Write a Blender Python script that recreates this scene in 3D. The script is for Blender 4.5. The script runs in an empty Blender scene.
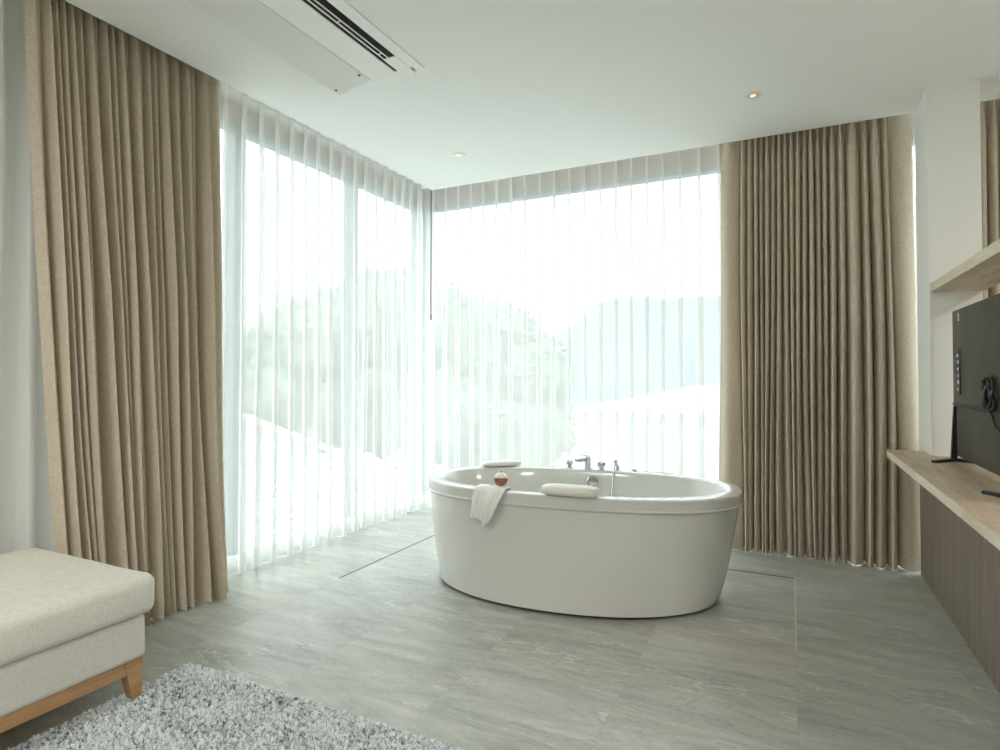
import bpy, bmesh, math, random
import numpy as np
from mathutils import Vector, noise

SC = bpy.context.scene
COL = SC.collection
PI = math.pi
ORG = {}

# ------------------------------------------------------------------ materials
def mat(name, color=(.8, .8, .8), rough=.5, metal=0.0, coat=0.0, spec=.5, sheen=0.0):
    m = bpy.data.materials.new(name)
    m.use_nodes = True
    b = m.node_tree.nodes['Principled BSDF']
    b.inputs['Base Color'].default_value = (*color, 1)
    b.inputs['Roughness'].default_value = rough
    b.inputs['Metallic'].default_value = metal
    b.inputs['Coat Weight'].default_value = coat
    b.inputs['Coat Roughness'].default_value = .04
    b.inputs['Specular IOR Level'].default_value = spec
    b.inputs['Sheen Weight'].default_value = sheen
    return m

def nd(m, t, **kw):
    n = m.node_tree.nodes.new(t)
    for k, v in kw.items():
        if k in n.inputs.keys():
            n.inputs[k].default_value = v
        else:
            setattr(n, k, v)
    return n

def lk(m, a, b):
    m.node_tree.links.new(a, b)

def bsdf(m):
    return m.node_tree.nodes['Principled BSDF']

def ramp(m, fac, stops):
    r = nd(m, 'ShaderNodeValToRGB')
    cr = r.color_ramp
    while len(cr.elements) < len(stops):
        cr.elements.new(.5)
    for e, (p, c) in zip(cr.elements, stops):
        e.position = p
        e.color = (*c, 1)
    lk(m, fac, r.inputs['Fac'])
    return r.outputs['Color']

def mapped(m, scale=(1, 1, 1), coord='Object'):
    tc = nd(m, 'ShaderNodeTexCoord')
    mp = nd(m, 'ShaderNodeMapping')
    mp.inputs['Scale'].default_value = scale
    lk(m, tc.outputs[coord], mp.inputs['Vector'])
    return mp.outputs['Vector']

def noise_tex(m, vec, scale, detail=4, rough=.55, dist=0.0):
    n = nd(m, 'ShaderNodeTexNoise')
    n.inputs['Scale'].default_value = scale
    n.inputs['Detail'].default_value = detail
    n.inputs['Roughness'].default_value = rough
    n.inputs['Distortion'].default_value = dist
    lk(m, vec, n.inputs['Vector'])
    return n.outputs['Fac']

def bump(m, height, strength=.3, dist=.01):
    b = nd(m, 'ShaderNodeBump')
    b.inputs['Strength'].default_value = strength
    b.inputs['Distance'].default_value = dist
    lk(m, height, b.inputs['Height'])
    lk(m, b.outputs['Normal'], bsdf(m).inputs['Normal'])

def mixc(m, fac, a, b, blend='MIX'):
    x = nd(m, 'ShaderNodeMix', data_type='RGBA', blend_type=blend)
    for sock, v in ((x.inputs['Factor'], fac), (x.inputs['A'], a), (x.inputs['B'], b)):
        pass
    ins = [i for i in x.inputs if i.enabled or True]
    fi = x.inputs[0]; ai = x.inputs[6]; bi = x.inputs[7]
    for sock, v in ((fi, fac), (ai, a), (bi, b)):
        if isinstance(v, (int, float)):
            sock.default_value = v
        elif isinstance(v, tuple):
            sock.default_value = (*v, 1)
        else:
            lk(m, v, sock)
    return x.outputs[2]

def mth(m, op, a, b=None, c=None):
    x = nd(m, 'ShaderNodeMath', operation=op)
    for i, v in enumerate((a, b, c)):
        if v is None:
            continue
        if isinstance(v, (int, float)):
            x.inputs[i].default_value = v
        else:
            lk(m, v, x.inputs[i])
    return x.outputs[0]

def fabric(name, c1, c2, weave=900, rough=.9, bs=.25, sheen=.15):
    m = mat(name, c1, rough, sheen=sheen, spec=.2)
    v1 = mapped(m, (1, 1, .25))
    v2 = mapped(m, (.3, .3, 1.6))
    a = noise_tex(m, v1, weave * .45, 2)
    b = noise_tex(m, v2, weave * .3, 2)
    s = mth(m, 'MULTIPLY', mth(m, 'ADD', a, b), .5)
    lk(m, ramp(m, s, [(.36, c2), (.62, c1)]), bsdf(m).inputs['Base Color'])
    bump(m, s, bs, .002)
    return m

M = {}
M['plaster'] = mat('white_plaster', (.88, .89, .865), .75, spec=.25)
M['ceiling_paint'] = mat('ceiling_paint', (.86, .872, .855), .8, spec=.2)
M['wall_paint'] = mat('wall_paint', (.80, .80, .76), .8, spec=.2)
M['wall_low_bounce'] = mat('wall_bounce_grey', (.42, .40, .37), .8, spec=.2)  # unseen near wall, greyed to weaken light bounced onto the tub front
M['pocket_lit_brown'] = mat('pocket_lit_brown', (.42, .27, .19), .6)  # brown of the recess wall with its reddish light put into the colour
M['beige'] = fabric('beige_linen', (.68, .61, .495), (.54, .475, .38), 500)
M['sofa_fabric'] = fabric('sofa_fabric', (.76, .74, .67), (.65, .63, .56), 520)
M['white_gloss'] = mat('white_acrylic', (.67, .68, .66), .12, coat=.35)
M['white_matte'] = mat('white_plastic', (.82, .83, .81), .4)
M['flap_shaded'] = mat('flap_shaded_white', (.74, .75, .72), .5)  # flap white darkened to hold the shade of its side away from the window
M['pillow_white'] = mat('pillow_foam', (.80, .80, .76), .45)
M['chrome'] = mat('chrome', (.62, .64, .65), .10, 1)
M['black_plastic'] = mat('black_plastic', (.012, .012, .013), .35)
M['slot_shade'] = mat('slot_shade', (.01, .01, .01), .9)
M['alu_dark'] = mat('window_aluminium', (.20, .235, .24), .45, .2)
M['alu_white'] = mat('track_white', (.75, .75, .72), .4)
M['grey_rod'] = mat('wand_grey', (.22, .22, .21), .4, .3)
M['sticker'] = mat('sticker_white', (.8, .8, .78), .5)
M['shadow_base'] = mat('tub_plinth_shade', (.03, .03, .03), .7)  # near-black colour stands for the shadow gap under the tub skirt

# beech wood of the daybed legs
def wood(name, c1, c2, c3, scale=(1, 1, 1), grain=18, rough=.5, det=6):
    m = mat(name, c1, rough, spec=.35)
    v = mapped(m, scale)
    a = noise_tex(m, v, grain, det, .6, .6)
    f = noise_tex(m, v, grain * 4.5, 3, .6)
    s = mth(m, 'ADD', mth(m, 'MULTIPLY', a, .65), mth(m, 'MULTIPLY', f, .35))
    lk(m, ramp(m, s, [(.36, c3), (.5, c2), (.64, c1)]), bsdf(m).inputs['Base Color'])
    bump(m, f, .08, .002)
    return m
M['beech'] = wood('beech_wood', (.60, .36, .19), (.53, .31, .155), (.43, .24, .11), (9, .6, 9), 3)
M['oak'] = wood('oak_laminate', (.64, .53, .395), (.55, .435, .315), (.42, .32, .225), (7, .8, 7), 3.2, .42)
M['oak_edge'] = wood('oak_edge', (.76, .69, .56), (.70, .62, .49), (.60, .52, .40), (4, 1.2, 8), 4, .5)
M['ash_veneer'] = wood('grey_ash_veneer', (.31, .255, .207), (.25, .203, .163), (.18, .145, .115), (9, 9, .35), 4.5, .5)

# stone floor
def floor_mat():
    m = mat('grey_slate_tile', (.3, .3, .28), .34, spec=.5)
    tc = nd(m, 'ShaderNodeTexCoord')
    sep = nd(m, 'ShaderNodeSeparateXYZ')
    lk(m, tc.outputs['Object'], sep.inputs[0])
    X, Y = sep.outputs[0], sep.outputs[1]
    T = .6
    fx = mth(m, 'DIVIDE', mth(m, 'SUBTRACT', X, .018), T)
    fy = mth(m, 'DIVIDE', mth(m, 'SUBTRACT', Y, .305), T * 2)
    ix = mth(m, 'FLOOR', fx)
    fy2 = mth(m, 'ADD', fy, mth(m, 'MULTIPLY', mth(m, 'MODULO', mth(m, 'ABSOLUTE', ix), 2), .5))
    iy = mth(m, 'FLOOR', fy2)
    comb = nd(m, 'ShaderNodeCombineXYZ')
    lk(m, ix, comb.inputs[0]); lk(m, iy, comb.inputs[1])
    wn = nd(m, 'ShaderNodeTexWhiteNoise')
    lk(m, comb.outputs[0], wn.inputs['Vector'])
    # offset each tile's veins
    off = nd(m, 'ShaderNodeVectorMath', operation='MULTIPLY_ADD')
    lk(m, wn.outputs['Color'], off.inputs[0])
    off.inputs[1].default_value = (7, 7, 7)
    lk(m, tc.outputs['Object'], off.inputs[2])
    mp = nd(m, 'ShaderNodeMapping')
    mp.inputs['Scale'].default_value = (.8, 3.7, 1)
    mp.inputs['Rotation'].default_value = (0, 0, .06)
    lk(m, off.outputs[0], mp.inputs['Vector'])
    a = noise_tex(m, mp.outputs[0], 1.5, 9, .66, 1.7)
    b = noise_tex(m, mp.outputs[0], 6.5, 6, .7, .6)
    mp2 = nd(m, 'ShaderNodeMapping')
    mp2.inputs['Scale'].default_value = (1, 2.2, 1)
    lk(m, off.outputs[0], mp2.inputs['Vector'])
    g = noise_tex(m, mp2.outputs[0], 42, 5, .7)
    s = mth(m, 'ADD', mth(m, 'ADD', mth(m, 'MULTIPLY', a, .5), mth(m, 'MULTIPLY', b, .26)), mth(m, 'MULTIPLY', g, .24))
    c = ramp(m, s, [(.33, (.235, .242, .222)), (.46, (.37, .382, .35)), (.57, (.475, .49, .452)), (.70, (.64, .65, .61))])
    # thin wandering veins, light and dark
    n2 = noise_tex(m, mp.outputs[0], 1.1, 5, .55, .5)
    band = mth(m, 'ABSOLUTE', mth(m, 'SUBTRACT', n2, .5))
    patch = noise_tex(m, mp2.outputs[0], 1.3, 2)
    msk = mth(m, 'GREATER_THAN', patch, .5)
    vein = mth(m, 'MULTIPLY', mth(m, 'SUBTRACT', 1, mth(m, 'MINIMUM', mth(m, 'DIVIDE', band, .008), 1)), msk)
    c = mixc(m, mth(m, 'MULTIPLY', vein, .6), c, (.70, .69, .64))
    n3 = noise_tex(m, mp.outputs[0], 1.7, 5, .6, .8)
    band3 = mth(m, 'ABSOLUTE', mth(m, 'SUBTRACT', n3, .46))
    vein3 = mth(m, 'SUBTRACT', 1, mth(m, 'MINIMUM', mth(m, 'DIVIDE', band3, .007), 1))
    c = mixc(m, mth(m, 'MULTIPLY', vein3, .55), c, (.20, .195, .175))
    # warm stains
    st = noise_tex(m, mp2.outputs[0], .9, 3, .5)
    c = mixc(m, mth(m, 'MULTIPLY', mth(m, 'MAXIMUM', mth(m, 'SUBTRACT', st, .5), 0), .9), c, (.50, .42, .34))
    # tile tone
    tone = mth(m, 'ADD', .95, mth(m, 'MULTIPLY', wn.outputs['Value'], .1))
    cx = nd(m, 'ShaderNodeVectorMath', operation='SCALE')
    lk(m, c, cx.inputs[0]); lk(m, tone, cx.inputs['Scale'])
    c = cx.outputs[0]
    # joints
    def dist_to(f, period):
        fr = mth(m, 'FRACT', f)
        return mth(m, 'MULTIPLY', mth(m, 'MINIMUM', fr, mth(m, 'SUBTRACT', 1, fr)), period)
    jx = mth(m, 'LESS_THAN', dist_to(fx, T), .0018)
    jy = mth(m, 'LESS_THAN', dist_to(fy2, T * 2), .0018)
    j = mth(m, 'MAXIMUM', jx, jy)
    c = mixc(m, mth(m, 'MULTIPLY', j, .24), c, (.24, .24, .22))
    lk(m, c, bsdf(m).inputs['Base Color'])
    lk(m, mth(m, 'ADD', .27, mth(m, 'MULTIPLY', b, .22)), bsdf(m).inputs['Roughness'])
    h = mth(m, 'SUBTRACT', s, mth(m, 'MULTIPLY', j, .4))
    bump(m, h, .16, .004)
    return m
M['floor'] = floor_mat()

def sheer_mat(name='sheer_voile', opac=.57, col=(.93, .95, .945)):
    m = bpy.data.materials.new(name)
    m.use_nodes = True
    nt = m.node_tree
    nt.nodes.clear()
    out = nd(m, 'ShaderNodeOutputMaterial')
    tr = nd(m, 'ShaderNodeBsdfTransparent')
    df = nd(m, 'ShaderNodeBsdfDiffuse'); df.inputs['Color'].default_value = (*col, 1)
    tl = nd(m, 'ShaderNodeBsdfTranslucent'); tl.inputs['Color'].default_value = (*col, 1)
    m1 = nd(m, 'ShaderNodeMixShader'); m1.inputs[0].default_value = .085
    m2 = nd(m, 'ShaderNodeMixShader')
    lk(m, df.outputs[0], m1.inputs[1]); lk(m, tl.outputs[0], m1.inputs[2])
    # woven threads grow opaque at grazing angles
    lw = nd(m, 'ShaderNodeLayerWeight'); lw.inputs['Blend'].default_value = .5
    v = mapped(m, (1, 1, .02))
    n = noise_tex(m, v, 60, 2)
    o = mth(m, 'ADD', opac - .03, mth(m, 'MULTIPLY', n, .06))
    o = mth(m, 'ADD', o, mth(m, 'MULTIPLY', mth(m, 'POWER', lw.outputs['Facing'], 2.5), (1 - opac) * .7))
    lk(m, o, m2.inputs[0])
    lk(m, tr.outputs[0], m2.inputs[1]); lk(m, m1.outputs[0], m2.inputs[2])
    lk(m, m2.outputs[0], out.inputs[0])
    return m
M['sheer'] = sheer_mat()
M['sheer_hem'] = sheer_mat('sheer_hem', .7)

def glass_mat():
    m = bpy.data.materials.new('window_glass')
    m.use_nodes = True
    m.node_tree.nodes.clear()
    out = nd(m, 'ShaderNodeOutputMaterial')
    tr = nd(m, 'ShaderNodeBsdfTransparent'); tr.inputs['Color'].default_value = (.955, .98, .97, 1)
    gl = nd(m, 'ShaderNodeBsdfGlossy'); gl.inputs['Roughness'].default_value = .02
    mx = nd(m, 'ShaderNodeMixShader'); mx.inputs[0].default_value = .06
    lk(m, tr.outputs[0], mx.inputs[1]); lk(m, gl.outputs[0], mx.inputs[2])
    lk(m, mx.outputs[0], out.inputs[0])
    return m
M['glass'] = glass_mat()

def noisy(name, c1, c2, scale, rough=.8, stretch=(1, 1, 1)):
    m = mat(name, c1, rough, spec=.2)
    f = noise_tex(m, mapped(m, stretch), scale, 5)
    lk(m, ramp(m, f, [(.35, c2), (.65, c1)]), bsdf(m).inputs['Base Color'])
    return m
M['tv_back'] = noisy('tv_back_shell', (.095, .090, .072), (.07, .067, .055), 6, .42)
M['leaves'] = noisy('tree_leaves', (.21, .235, .19), (.13, .15, .12), 3)
M['bark'] = noisy('bark', (.12, .10, .08), (.07, .06, .05), 5)
M['hill_haze_tint'] = noisy('hill_haze_tint', (.135, .155, .175), (.11, .13, .15), .15)  # distance haze put into the colour as a blue-grey tint
M['ground'] = noisy('outside_ground', (.46, .46, .44), (.36, .37, .35), .2)
M['roof_white'] = noisy('white_roofing', (.80, .80, .79), (.72, .73, .73), 1)
M['render_white'] = noisy('white_render', (.60, .60, .60), (.50, .51, .51), .5)
M['roof_grey'] = noisy('grey_roof_tiles', (.52, .53, .53), (.42, .44, .44), 3, .7, (.3, 1, 3))
M['terrace'] = noisy('pale_terrace', (.62, .61, .58), (.52, .52, .49), .8)
M['ceramic_brown'] = noisy('glazed_brown', (.42, .20, .13), (.22, .09, .06), 60, .2)
M['ceramic_white'] = mat('glazed_white', (.82, .78, .74), .15)
M['towel'] = mat('white_towel', (.84, .85, .83), .95, sheen=.4)
_f = noise_tex(M['towel'], mapped(M['towel']), 260, 3)
bump(M['towel'], _f, .55, .004)
M['bronze'] = mat('warm_reflector', (.85, .72, .58), .35, 1)

def emit(name, col, s):
    m = mat(name, (0, 0, 0))
    b = bsdf(m)
    b.inputs['Emission Color'].default_value = (*col, 1)
    b.inputs['Emission Strength'].default_value = s
    return m
M['lamp'] = emit('lamp_glow', (1, .72, .45), 1.0)

# pile of the rug: bluish greys mixed in small clumps
def pile_mat():
    m = mat('rug_pile', (.7, .7, .7), .95, spec=.1)
    v = mapped(m, (1, 1.6, .0))
    a = noise_tex(m, v, 46, 3, .75)
    b = noise_tex(m, v, 5, 3, .6)
    s = mth(m, 'ADD', mth(m, 'MULTIPLY', a, .8), mth(m, 'MULTIPLY', b, .2))
    lk(m, ramp(m, s, [(.36, (.10, .13, .15)), (.42, (.34, .38, .40)), (.46, (.81, .86, .88)), (.6, (.90, .94, .95))]), bsdf(m).inputs['Base Color'])
    return m
M['pile'] = pile_mat()
M['rug_base'] = mat('rug_backing', (.45, .47, .47), .95)

# ------------------------------------------------------------------ object helpers
def empty(name, loc, label=None, cat=None, group=None, kind=None):
    o = bpy.data.objects.new(name, None)
    COL.objects.link(o)
    o.empty_display_size = .1
    o.location = loc
    ORG[o.name] = Vector(loc)
    tag(o, label, cat, group, kind)
    return o

def tag(o, label=None, cat=None, group=None, kind=None):
    if label: o['label'] = label
    if cat: o['category'] = cat
    if group: o['group'] = group
    if kind: o['kind'] = kind
    return o

class MB:
    """collects world-space geometry for ONE mesh"""
    def __init__(s):
        s.v = []; s.f = []; s.mi = []
    def add(s, verts, faces, mi=0):
        k = len(s.v)
        s.v += [tuple(p) for p in verts]
        s.f += [tuple(i + k for i in f) for f in faces]
        s.mi += [mi] * len(faces)
        return s
    def box(s, x0, x1, y0, y1, z0, z1, b=0.0, seg=2, mi=0):
        bm = bmesh.new()
        bmesh.ops.create_cube(bm, size=1)
        for v in bm.verts:
            v.co = Vector(((x0 + x1) / 2 + v.co.x * (x1 - x0), (y0 + y1) / 2 + v.co.y * (y1 - y0), (z0 + z1) / 2 + v.co.z * (z1 - z0)))
        if b > 0:
            bmesh.ops.bevel(bm, geom=list(bm.edges), offset=b, segments=seg, profile=.5, affect='EDGES')
        s.frombm(bm, mi)
        return s
    def frombm(s, bm, mi=0):
        bm.verts.index_update()
        s.add([v.co[:] for v in bm.verts], [[v.index for v in f.verts] for f in bm.faces], mi)
        bm.free()
        return s
    def hexa(s, c, mi=0):
        """8 corners: bottom 4 then top 4"""
        s.add(c, [(3, 2, 1, 0), (4, 5, 6, 7), (0, 1, 5, 4), (1, 2, 6, 5), (2, 3, 7, 6), (3, 0, 4, 7)], mi)
        return s
    def tube(s, pts, r, n=10, cap=True, mi=0):
        pts = [Vector(p) for p in pts]
        rs = r if isinstance(r, (list, tuple)) else [r] * len(pts)
        rings = []
        prev = None
        for i, p in enumerate(pts):
            if i == 0: t = pts[1] - p
            elif i == len(pts) - 1: t = p - pts[-2]
            else: t = (pts[i + 1] - pts[i - 1])
            t.normalize()
            if prev is None:
                a = Vector((0, 0, 1)) if abs(t.z) < .9 else Vector((1, 0, 0))
                u = t.cross(a).normalized()
            else:
                u = (prev - t * prev.dot(t)).normalized()
            prev = u
            w = t.cross(u)
            rings.append([p + (u * math.cos(2 * PI * k / n) + w * math.sin(2 * PI * k / n)) * rs[i] for k in range(n)])
        vs = [q for R in rings for q in R]
        fs = []
        for i in range(len(rings) - 1):
            for k in range(n):
                fs.append((i * n + k, i * n + (k + 1) % n, (i + 1) * n + (k + 1) % n, (i + 1) * n + k))
        if cap:
            fs.append(tuple(range(n))[::-1])
            fs.append(tuple((len(rings) - 1) * n + k for k in range(n)))
        s.add(vs, fs, mi)
        return s
    def lathe(s, c, prof, n=32, mi=0, axis='z'):
        """prof: list of (r, h) along the axis from c"""
        vs = []
        for (r, h) in prof:
            for k in range(n):
                a = 2 * PI * k / n
                p = (r * math.cos(a), r * math.sin(a), h)
                if axis == 'y': p = (p[0], p[2], p[1])
                if axis == 'x': p = (p[2], p[0], p[1])
                vs.append((c[0] + p[0], c[1] + p[1], c[2] + p[2]))
        fs = []
        for i in range(len(prof) - 1):
            for k in range(n):
                fs.append((i * n + k, i * n + (k + 1) % n, (i + 1) * n + (k + 1) % n, (i + 1) * n + k))
        fs.append(tuple(range(n))[::-1])
        fs.append(tuple((len(prof) - 1) * n + k for k in range(n)))
        s.add(vs, fs, mi)
        return s
    def build(s, name, m, parent=None, smooth=True, origin=None, angle=35):
        me = bpy.data.meshes.new(name)
        o = bpy.data.objects.new(name, me)
        if parent is not None:
            o.parent = parent
            org = ORG[parent.name]
        else:
            if origin is None:
                a = np.array(s.v)
                origin = ((a[:, 0].min() + a[:, 0].max()) / 2, (a[:, 1].min() + a[:, 1].max()) / 2, a[:, 2].min())
            org = Vector(origin)
            o.location = org
        COL.objects.link(o)
        ORG[o.name] = Vector(org)
        me.from_pydata([(p[0] - org[0], p[1] - org[1], p[2] - org[2]) for p in s.v], [], s.f)
        ms = m if isinstance(m, (list, tuple)) else [m]
        for q in ms:
            me.materials.append(q)
        me.polygons.foreach_set('material_index', s.mi)
        bm = bmesh.new(); bm.from_mesh(me)
        bmesh.ops.recalc_face_normals(bm, faces=bm.faces)
        if smooth:
            for f in bm.faces: f.smooth = True
            lim = math.radians(angle)
            for e in bm.edges:
                if len(e.link_faces) == 2 and e.calc_face_angle(0) > lim:
                    e.smooth = False
        bm.to_mesh(me); bm.free()
        return o

# ------------------------------------------------------------------ camera
F = 593.0
YAW = math.radians(26)
PIT = math.radians(1.1)
H = 1.2
cam_d = bpy.data.cameras.new('camera')
cam = bpy.data.objects.new('camera', cam_d)
COL.objects.link(cam)
cam.location = (0, 0, H)
cam.rotation_euler = (PI / 2 + PIT, 0, YAW)
cam_d.sensor_width = 36
cam_d.lens = F / 1000 * 36
cam_d.shift_y = -.0114
cam_d.clip_start = .02
cam_d.clip_end = 500
SC.camera = cam

# ------------------------------------------------------------------ the room
ZC = 2.80
XP, YP = -2.77, 4.33          # lip of the ceiling above the curtain recess
XW, YW = -3.15, 4.75          # glass planes
XR, YN = 4.2, -3.2            # far right wall, wall behind the camera

def struct(name, mb, m, label=None, cat=None, smooth=False, parent=None):
    o = mb.build(name, m, parent, smooth=smooth)
    if parent is None:
        o['kind'] = 'structure'
        if label: o['label'] = label
        if cat: o['category'] = cat
    return o

fl = MB().box(XW - .25, XR + .1, YN - .1, YW + .25, -.12, 0).build('floor', M['floor'], smooth=False, origin=(0, 0, 0))
tag(fl, 'grey-green slate-look stone tile floor with fine sideways veins', 'floor', kind='structure')

c = MB()
c.box(XP, XR + .1, YN - .1, YP, ZC, ZC + .05)
c.box(XP, XP + .03, YN - .1, YP, ZC + .05, 2.98)
c.box(XP, XR + .1, YP - .03, YP, ZC + .05, 2.98)
c.box(XW - .25, XP, YN - .1, YW + .25, 2.93, 2.98)
c.box(XP, XR + .1, YP, YW + .25, 2.93, 2.98)
struct('ceiling', c, M['ceiling_paint'], 'flat white ceiling with a curtain recess along both windows', 'ceiling')

# left wall: solid up to y=2.6, glazed beyond
w = MB()
w.box(XW - .12, XW + .02, YN, 1.75, 0, 2.93)
struct('wall_left', w, M['wall_paint'], 'pale grey wall at the far left beside the left window', 'wall')
w = MB().box(XW - .12, XW + .03, 1.75, YW + .1, 2.80, 2.93)
struct('trim_1', w, M['pocket_lit_brown'], 'brown panel above the left window inside the curtain recess, reddish light in its colour', 'trim')
w = MB().box(XW + .03, 2.6, YW - .05, YW + .1, 2.80, 2.93)
struct('trim_2', w, M['pocket_lit_brown'], 'brown panel above the back window inside the curtain recess, reddish light in its colour', 'trim')
w = MB().box(2.6, XR, YW - .02, YW + .12, 0, 2.93)
struct('wall_back', w, M['wall_paint'], 'pale wall right of the back window', 'wall')
struct('wall_right', MB().box(XR, XR + .1, YN, YW + .1, 0, 2.93), M['wall_paint'], 'pale wall on the right side of the room', 'wall')
struct('wall_near', MB().box(XW, XR, YN - .1, YN, 0, 2.93), M['wall_low_bounce'], 'unseen wall behind the viewpoint, greyed to cut bounced light', 'wall')

# windows
def window(name, label, axis, fixed, a0, a1, mull, z0=0.03, z1=2.80):
    root = empty(name, (fixed, (a0 + a1) / 2, 0) if axis == 'y' else ((a0 + a1) / 2, fixed, 0), label, 'window', kind='structure')
    def bx(u0, u1, d0, d1, zz0, zz1, mb=None):
        mb = mb or MB()
        if axis == 'y': mb.box(fixed + d0, fixed + d1, u0, u1, zz0, zz1, .004, 1)
        else: mb.box(u0, u1, fixed + d0, fixed + d1, zz0, zz1, .004, 1)
        return mb
    fr = MB()
    bx(a0, a0 + .055, -.05, .05, z0, z1, fr); bx(a1 - .055, a1, -.05, .05, z0, z1, fr)
    bx(a0 + .055, a1 - .055, -.05, .05, z1 - .055, z1, fr); bx(a0 + .055, a1 - .055, -.05, .05, 0, .05, fr)
    fr.build('frame', M['alu_dark'], root, smooth=False)
    for u in mull:
        bx(u - .035, u + .035, -.045, .045, .05, z1 - .055).build('mullion', M['alu_dark'], root, smooth=False)
    st = [a0 + .055] + [q for u in mull for q in (u - .035, u + .035)] + [a1 - .055]
    for i in range(0, len(st), 2):
        mb = MB()
        if axis == 'y': mb.box(fixed - .008, fixed + .002, st[i], st[i + 1], .05, z1 - .055)
        else: mb.box(st[i], st[i + 1], fixed - .002, fixed + .008, .05, z1 - .055)
        mb.build('pane', M['glass'], root, smooth=False)
    return root
window('window_1', 'floor-to-ceiling window on the left wall with two mullions', 'y', XW, 1.75, YW - .05, [2.625, 3.735])
window('window_2', 'floor-to-ceiling corner window on the back wall', 'x', YW, XW + .05, 2.6, [.9])
struct('trim_3', MB().box(XW - .06, XW + .05, YW - .05, YW + .06, 0, 2.80, .004, 1), M['alu_dark'], 'dark corner post where the two windows meet', 'trim')
struct('trim_4', MB().box(XW + .02, XW + .09, YN, 1.75, 0, .09, .004, 1), M['wall_paint'], 'low skirting board on the left wall', 'trim')

struct('trim_8', MB().box(XW + .052, XW + .075, 1.75, YW - .06, 0, .085, .002, 1), M['white_matte'], 'white sill strip under the left window', 'trim')
struct('trim_9', MB().box(XW + .09, 2.6, YW - .075, YW - .052, 0, .085, .002, 1), M['white_matte'], 'white sill strip under the back window', 'trim')

# brown-dark floor lines: the metal joint strips in the tiles by the tub
struct('trim_5', MB().box(-2.404, -2.396, 2.75, 4.4, -.002, .0012), M['black_plastic'], 'thin dark joint strip in the floor running toward the window corner', 'joint strip')
struct('trim_6', MB().box(-.60, .018, 3.925, 3.934, -.002, .0012), M['black_plastic'], 'thin dark joint strip in the floor right of the bathtub', 'joint strip')
struct('trim_7', MB().box(.0155, .0205, 2.9, 3.93, -.002, .0010), M['oak_edge'], 'thin pale joint strip in the floor running toward the viewer', 'joint strip')

# square column
struct('wall_column', MB().box(.70, .935, 3.975, 4.33, .74, ZC), M['plaster'], 'square white column rising from the wooden counter', 'column')

# ------------------------------------------------------------------ curtains
def curtain(name, label, m, axis, fixed, folds, z0, z1, sgn, bottom_map, top_amp=.6, pinch=.09, group=None,
            over=.25, nz=34, per=18, seed=1, hem=None, hemmat=None, cat='curtain', wob=.012, pw=2.3, sheer=False):
    """folds: list of (start, end, depth) along the wall, each one ridge.
    sgn: direction of the ridges (into the room)."""
    rnd = random.Random(seed)
    us = []      # (position, theta, depth)
    th = 0
    for i, (a, b, d) in enumerate(folds):
        for k in range(per):
            t = k / per
            us.append((a + (b - a) * t, 2 * PI * (i + t), d, b - a))
    a, b, d = folds[-1]
    us.append((b, 2 * PI * len(folds), d, b - a))
    ph = [rnd.uniform(0, 10) for _ in range(6)]
    zs = []
    for j in range(nz + 1):
        t = j / nz
        zs.append(z1 - (z1 - z0) * (t ** 1.35))
    verts = []
    for z in zs:
        t = (z1 - z) / (z1 - z0)          # 0 top, 1 bottom
        tp = min(1, (z1 - z) / pinch)
        for (p, thv, d, wd) in us:
            fi = thv / (2 * PI)
            q = bottom_map(p, t)
            amp = d * (top_amp + (1 - top_amp) * min(1, t * 2.2))
            amp *= .85 + .3 * noise.noise(Vector((fi * .9, t * 1.3, ph[0])))
            ridge = .5 - .5 * math.cos(thv)
            # near the header the cloth is flat between narrow pinched pleats
            sharp = ridge ** (3.2 - pw * tp)
            dep = amp * (sharp - .45)
            if sheer:
                lat = wd * (.205 + (over - .205) * tp) * math.sin(thv)
            else:
                lat = -over * wd * math.sin(thv) * (tp ** .7)
            lat += wob * noise.noise(Vector((fi * .5, t * 1.1, ph[1]))) * t * 2
            dep += wob * .8 * noise.noise(Vector((fi * .7, t * 1.4, ph[2]))) * t
            # small secondary crease
            dep += amp * .10 * math.sin(2 * thv + ph[3] + t) * tp
            u = q + lat
            dd = fixed + sgn * dep
            verts.append((dd, u, z) if axis == 'y' else (u, dd, z))
    n = len(us)
    # slightly uneven bottom edge
    for k in range(n):
        x, y, z = verts[-n + k]
        verts[-n + k] = (x, y, z + .006 * noise.noise(Vector((k * .11, ph[4], 0))))
    mb = MB()
    faces = [(j * n + k, j * n + k + 1, (j + 1) * n + k + 1, (j + 1) * n + k) for j in range(len(zs) - 1) for k in range(n - 1)]
    mb.add(verts, faces)
    if hem:
        # doubled cloth of the hem, a strip just behind the bottom rows
        for fi, f in enumerate(mb.f):
            if verts[f[0]][2] < z0 + hem:
                mb.mi[fi] = 1
    o = mb.build(name, [m, hemmat or m], None, smooth=True, angle=80)
    tag(o, label, cat, group)
    return o

ident = lambda p, t: p
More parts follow.
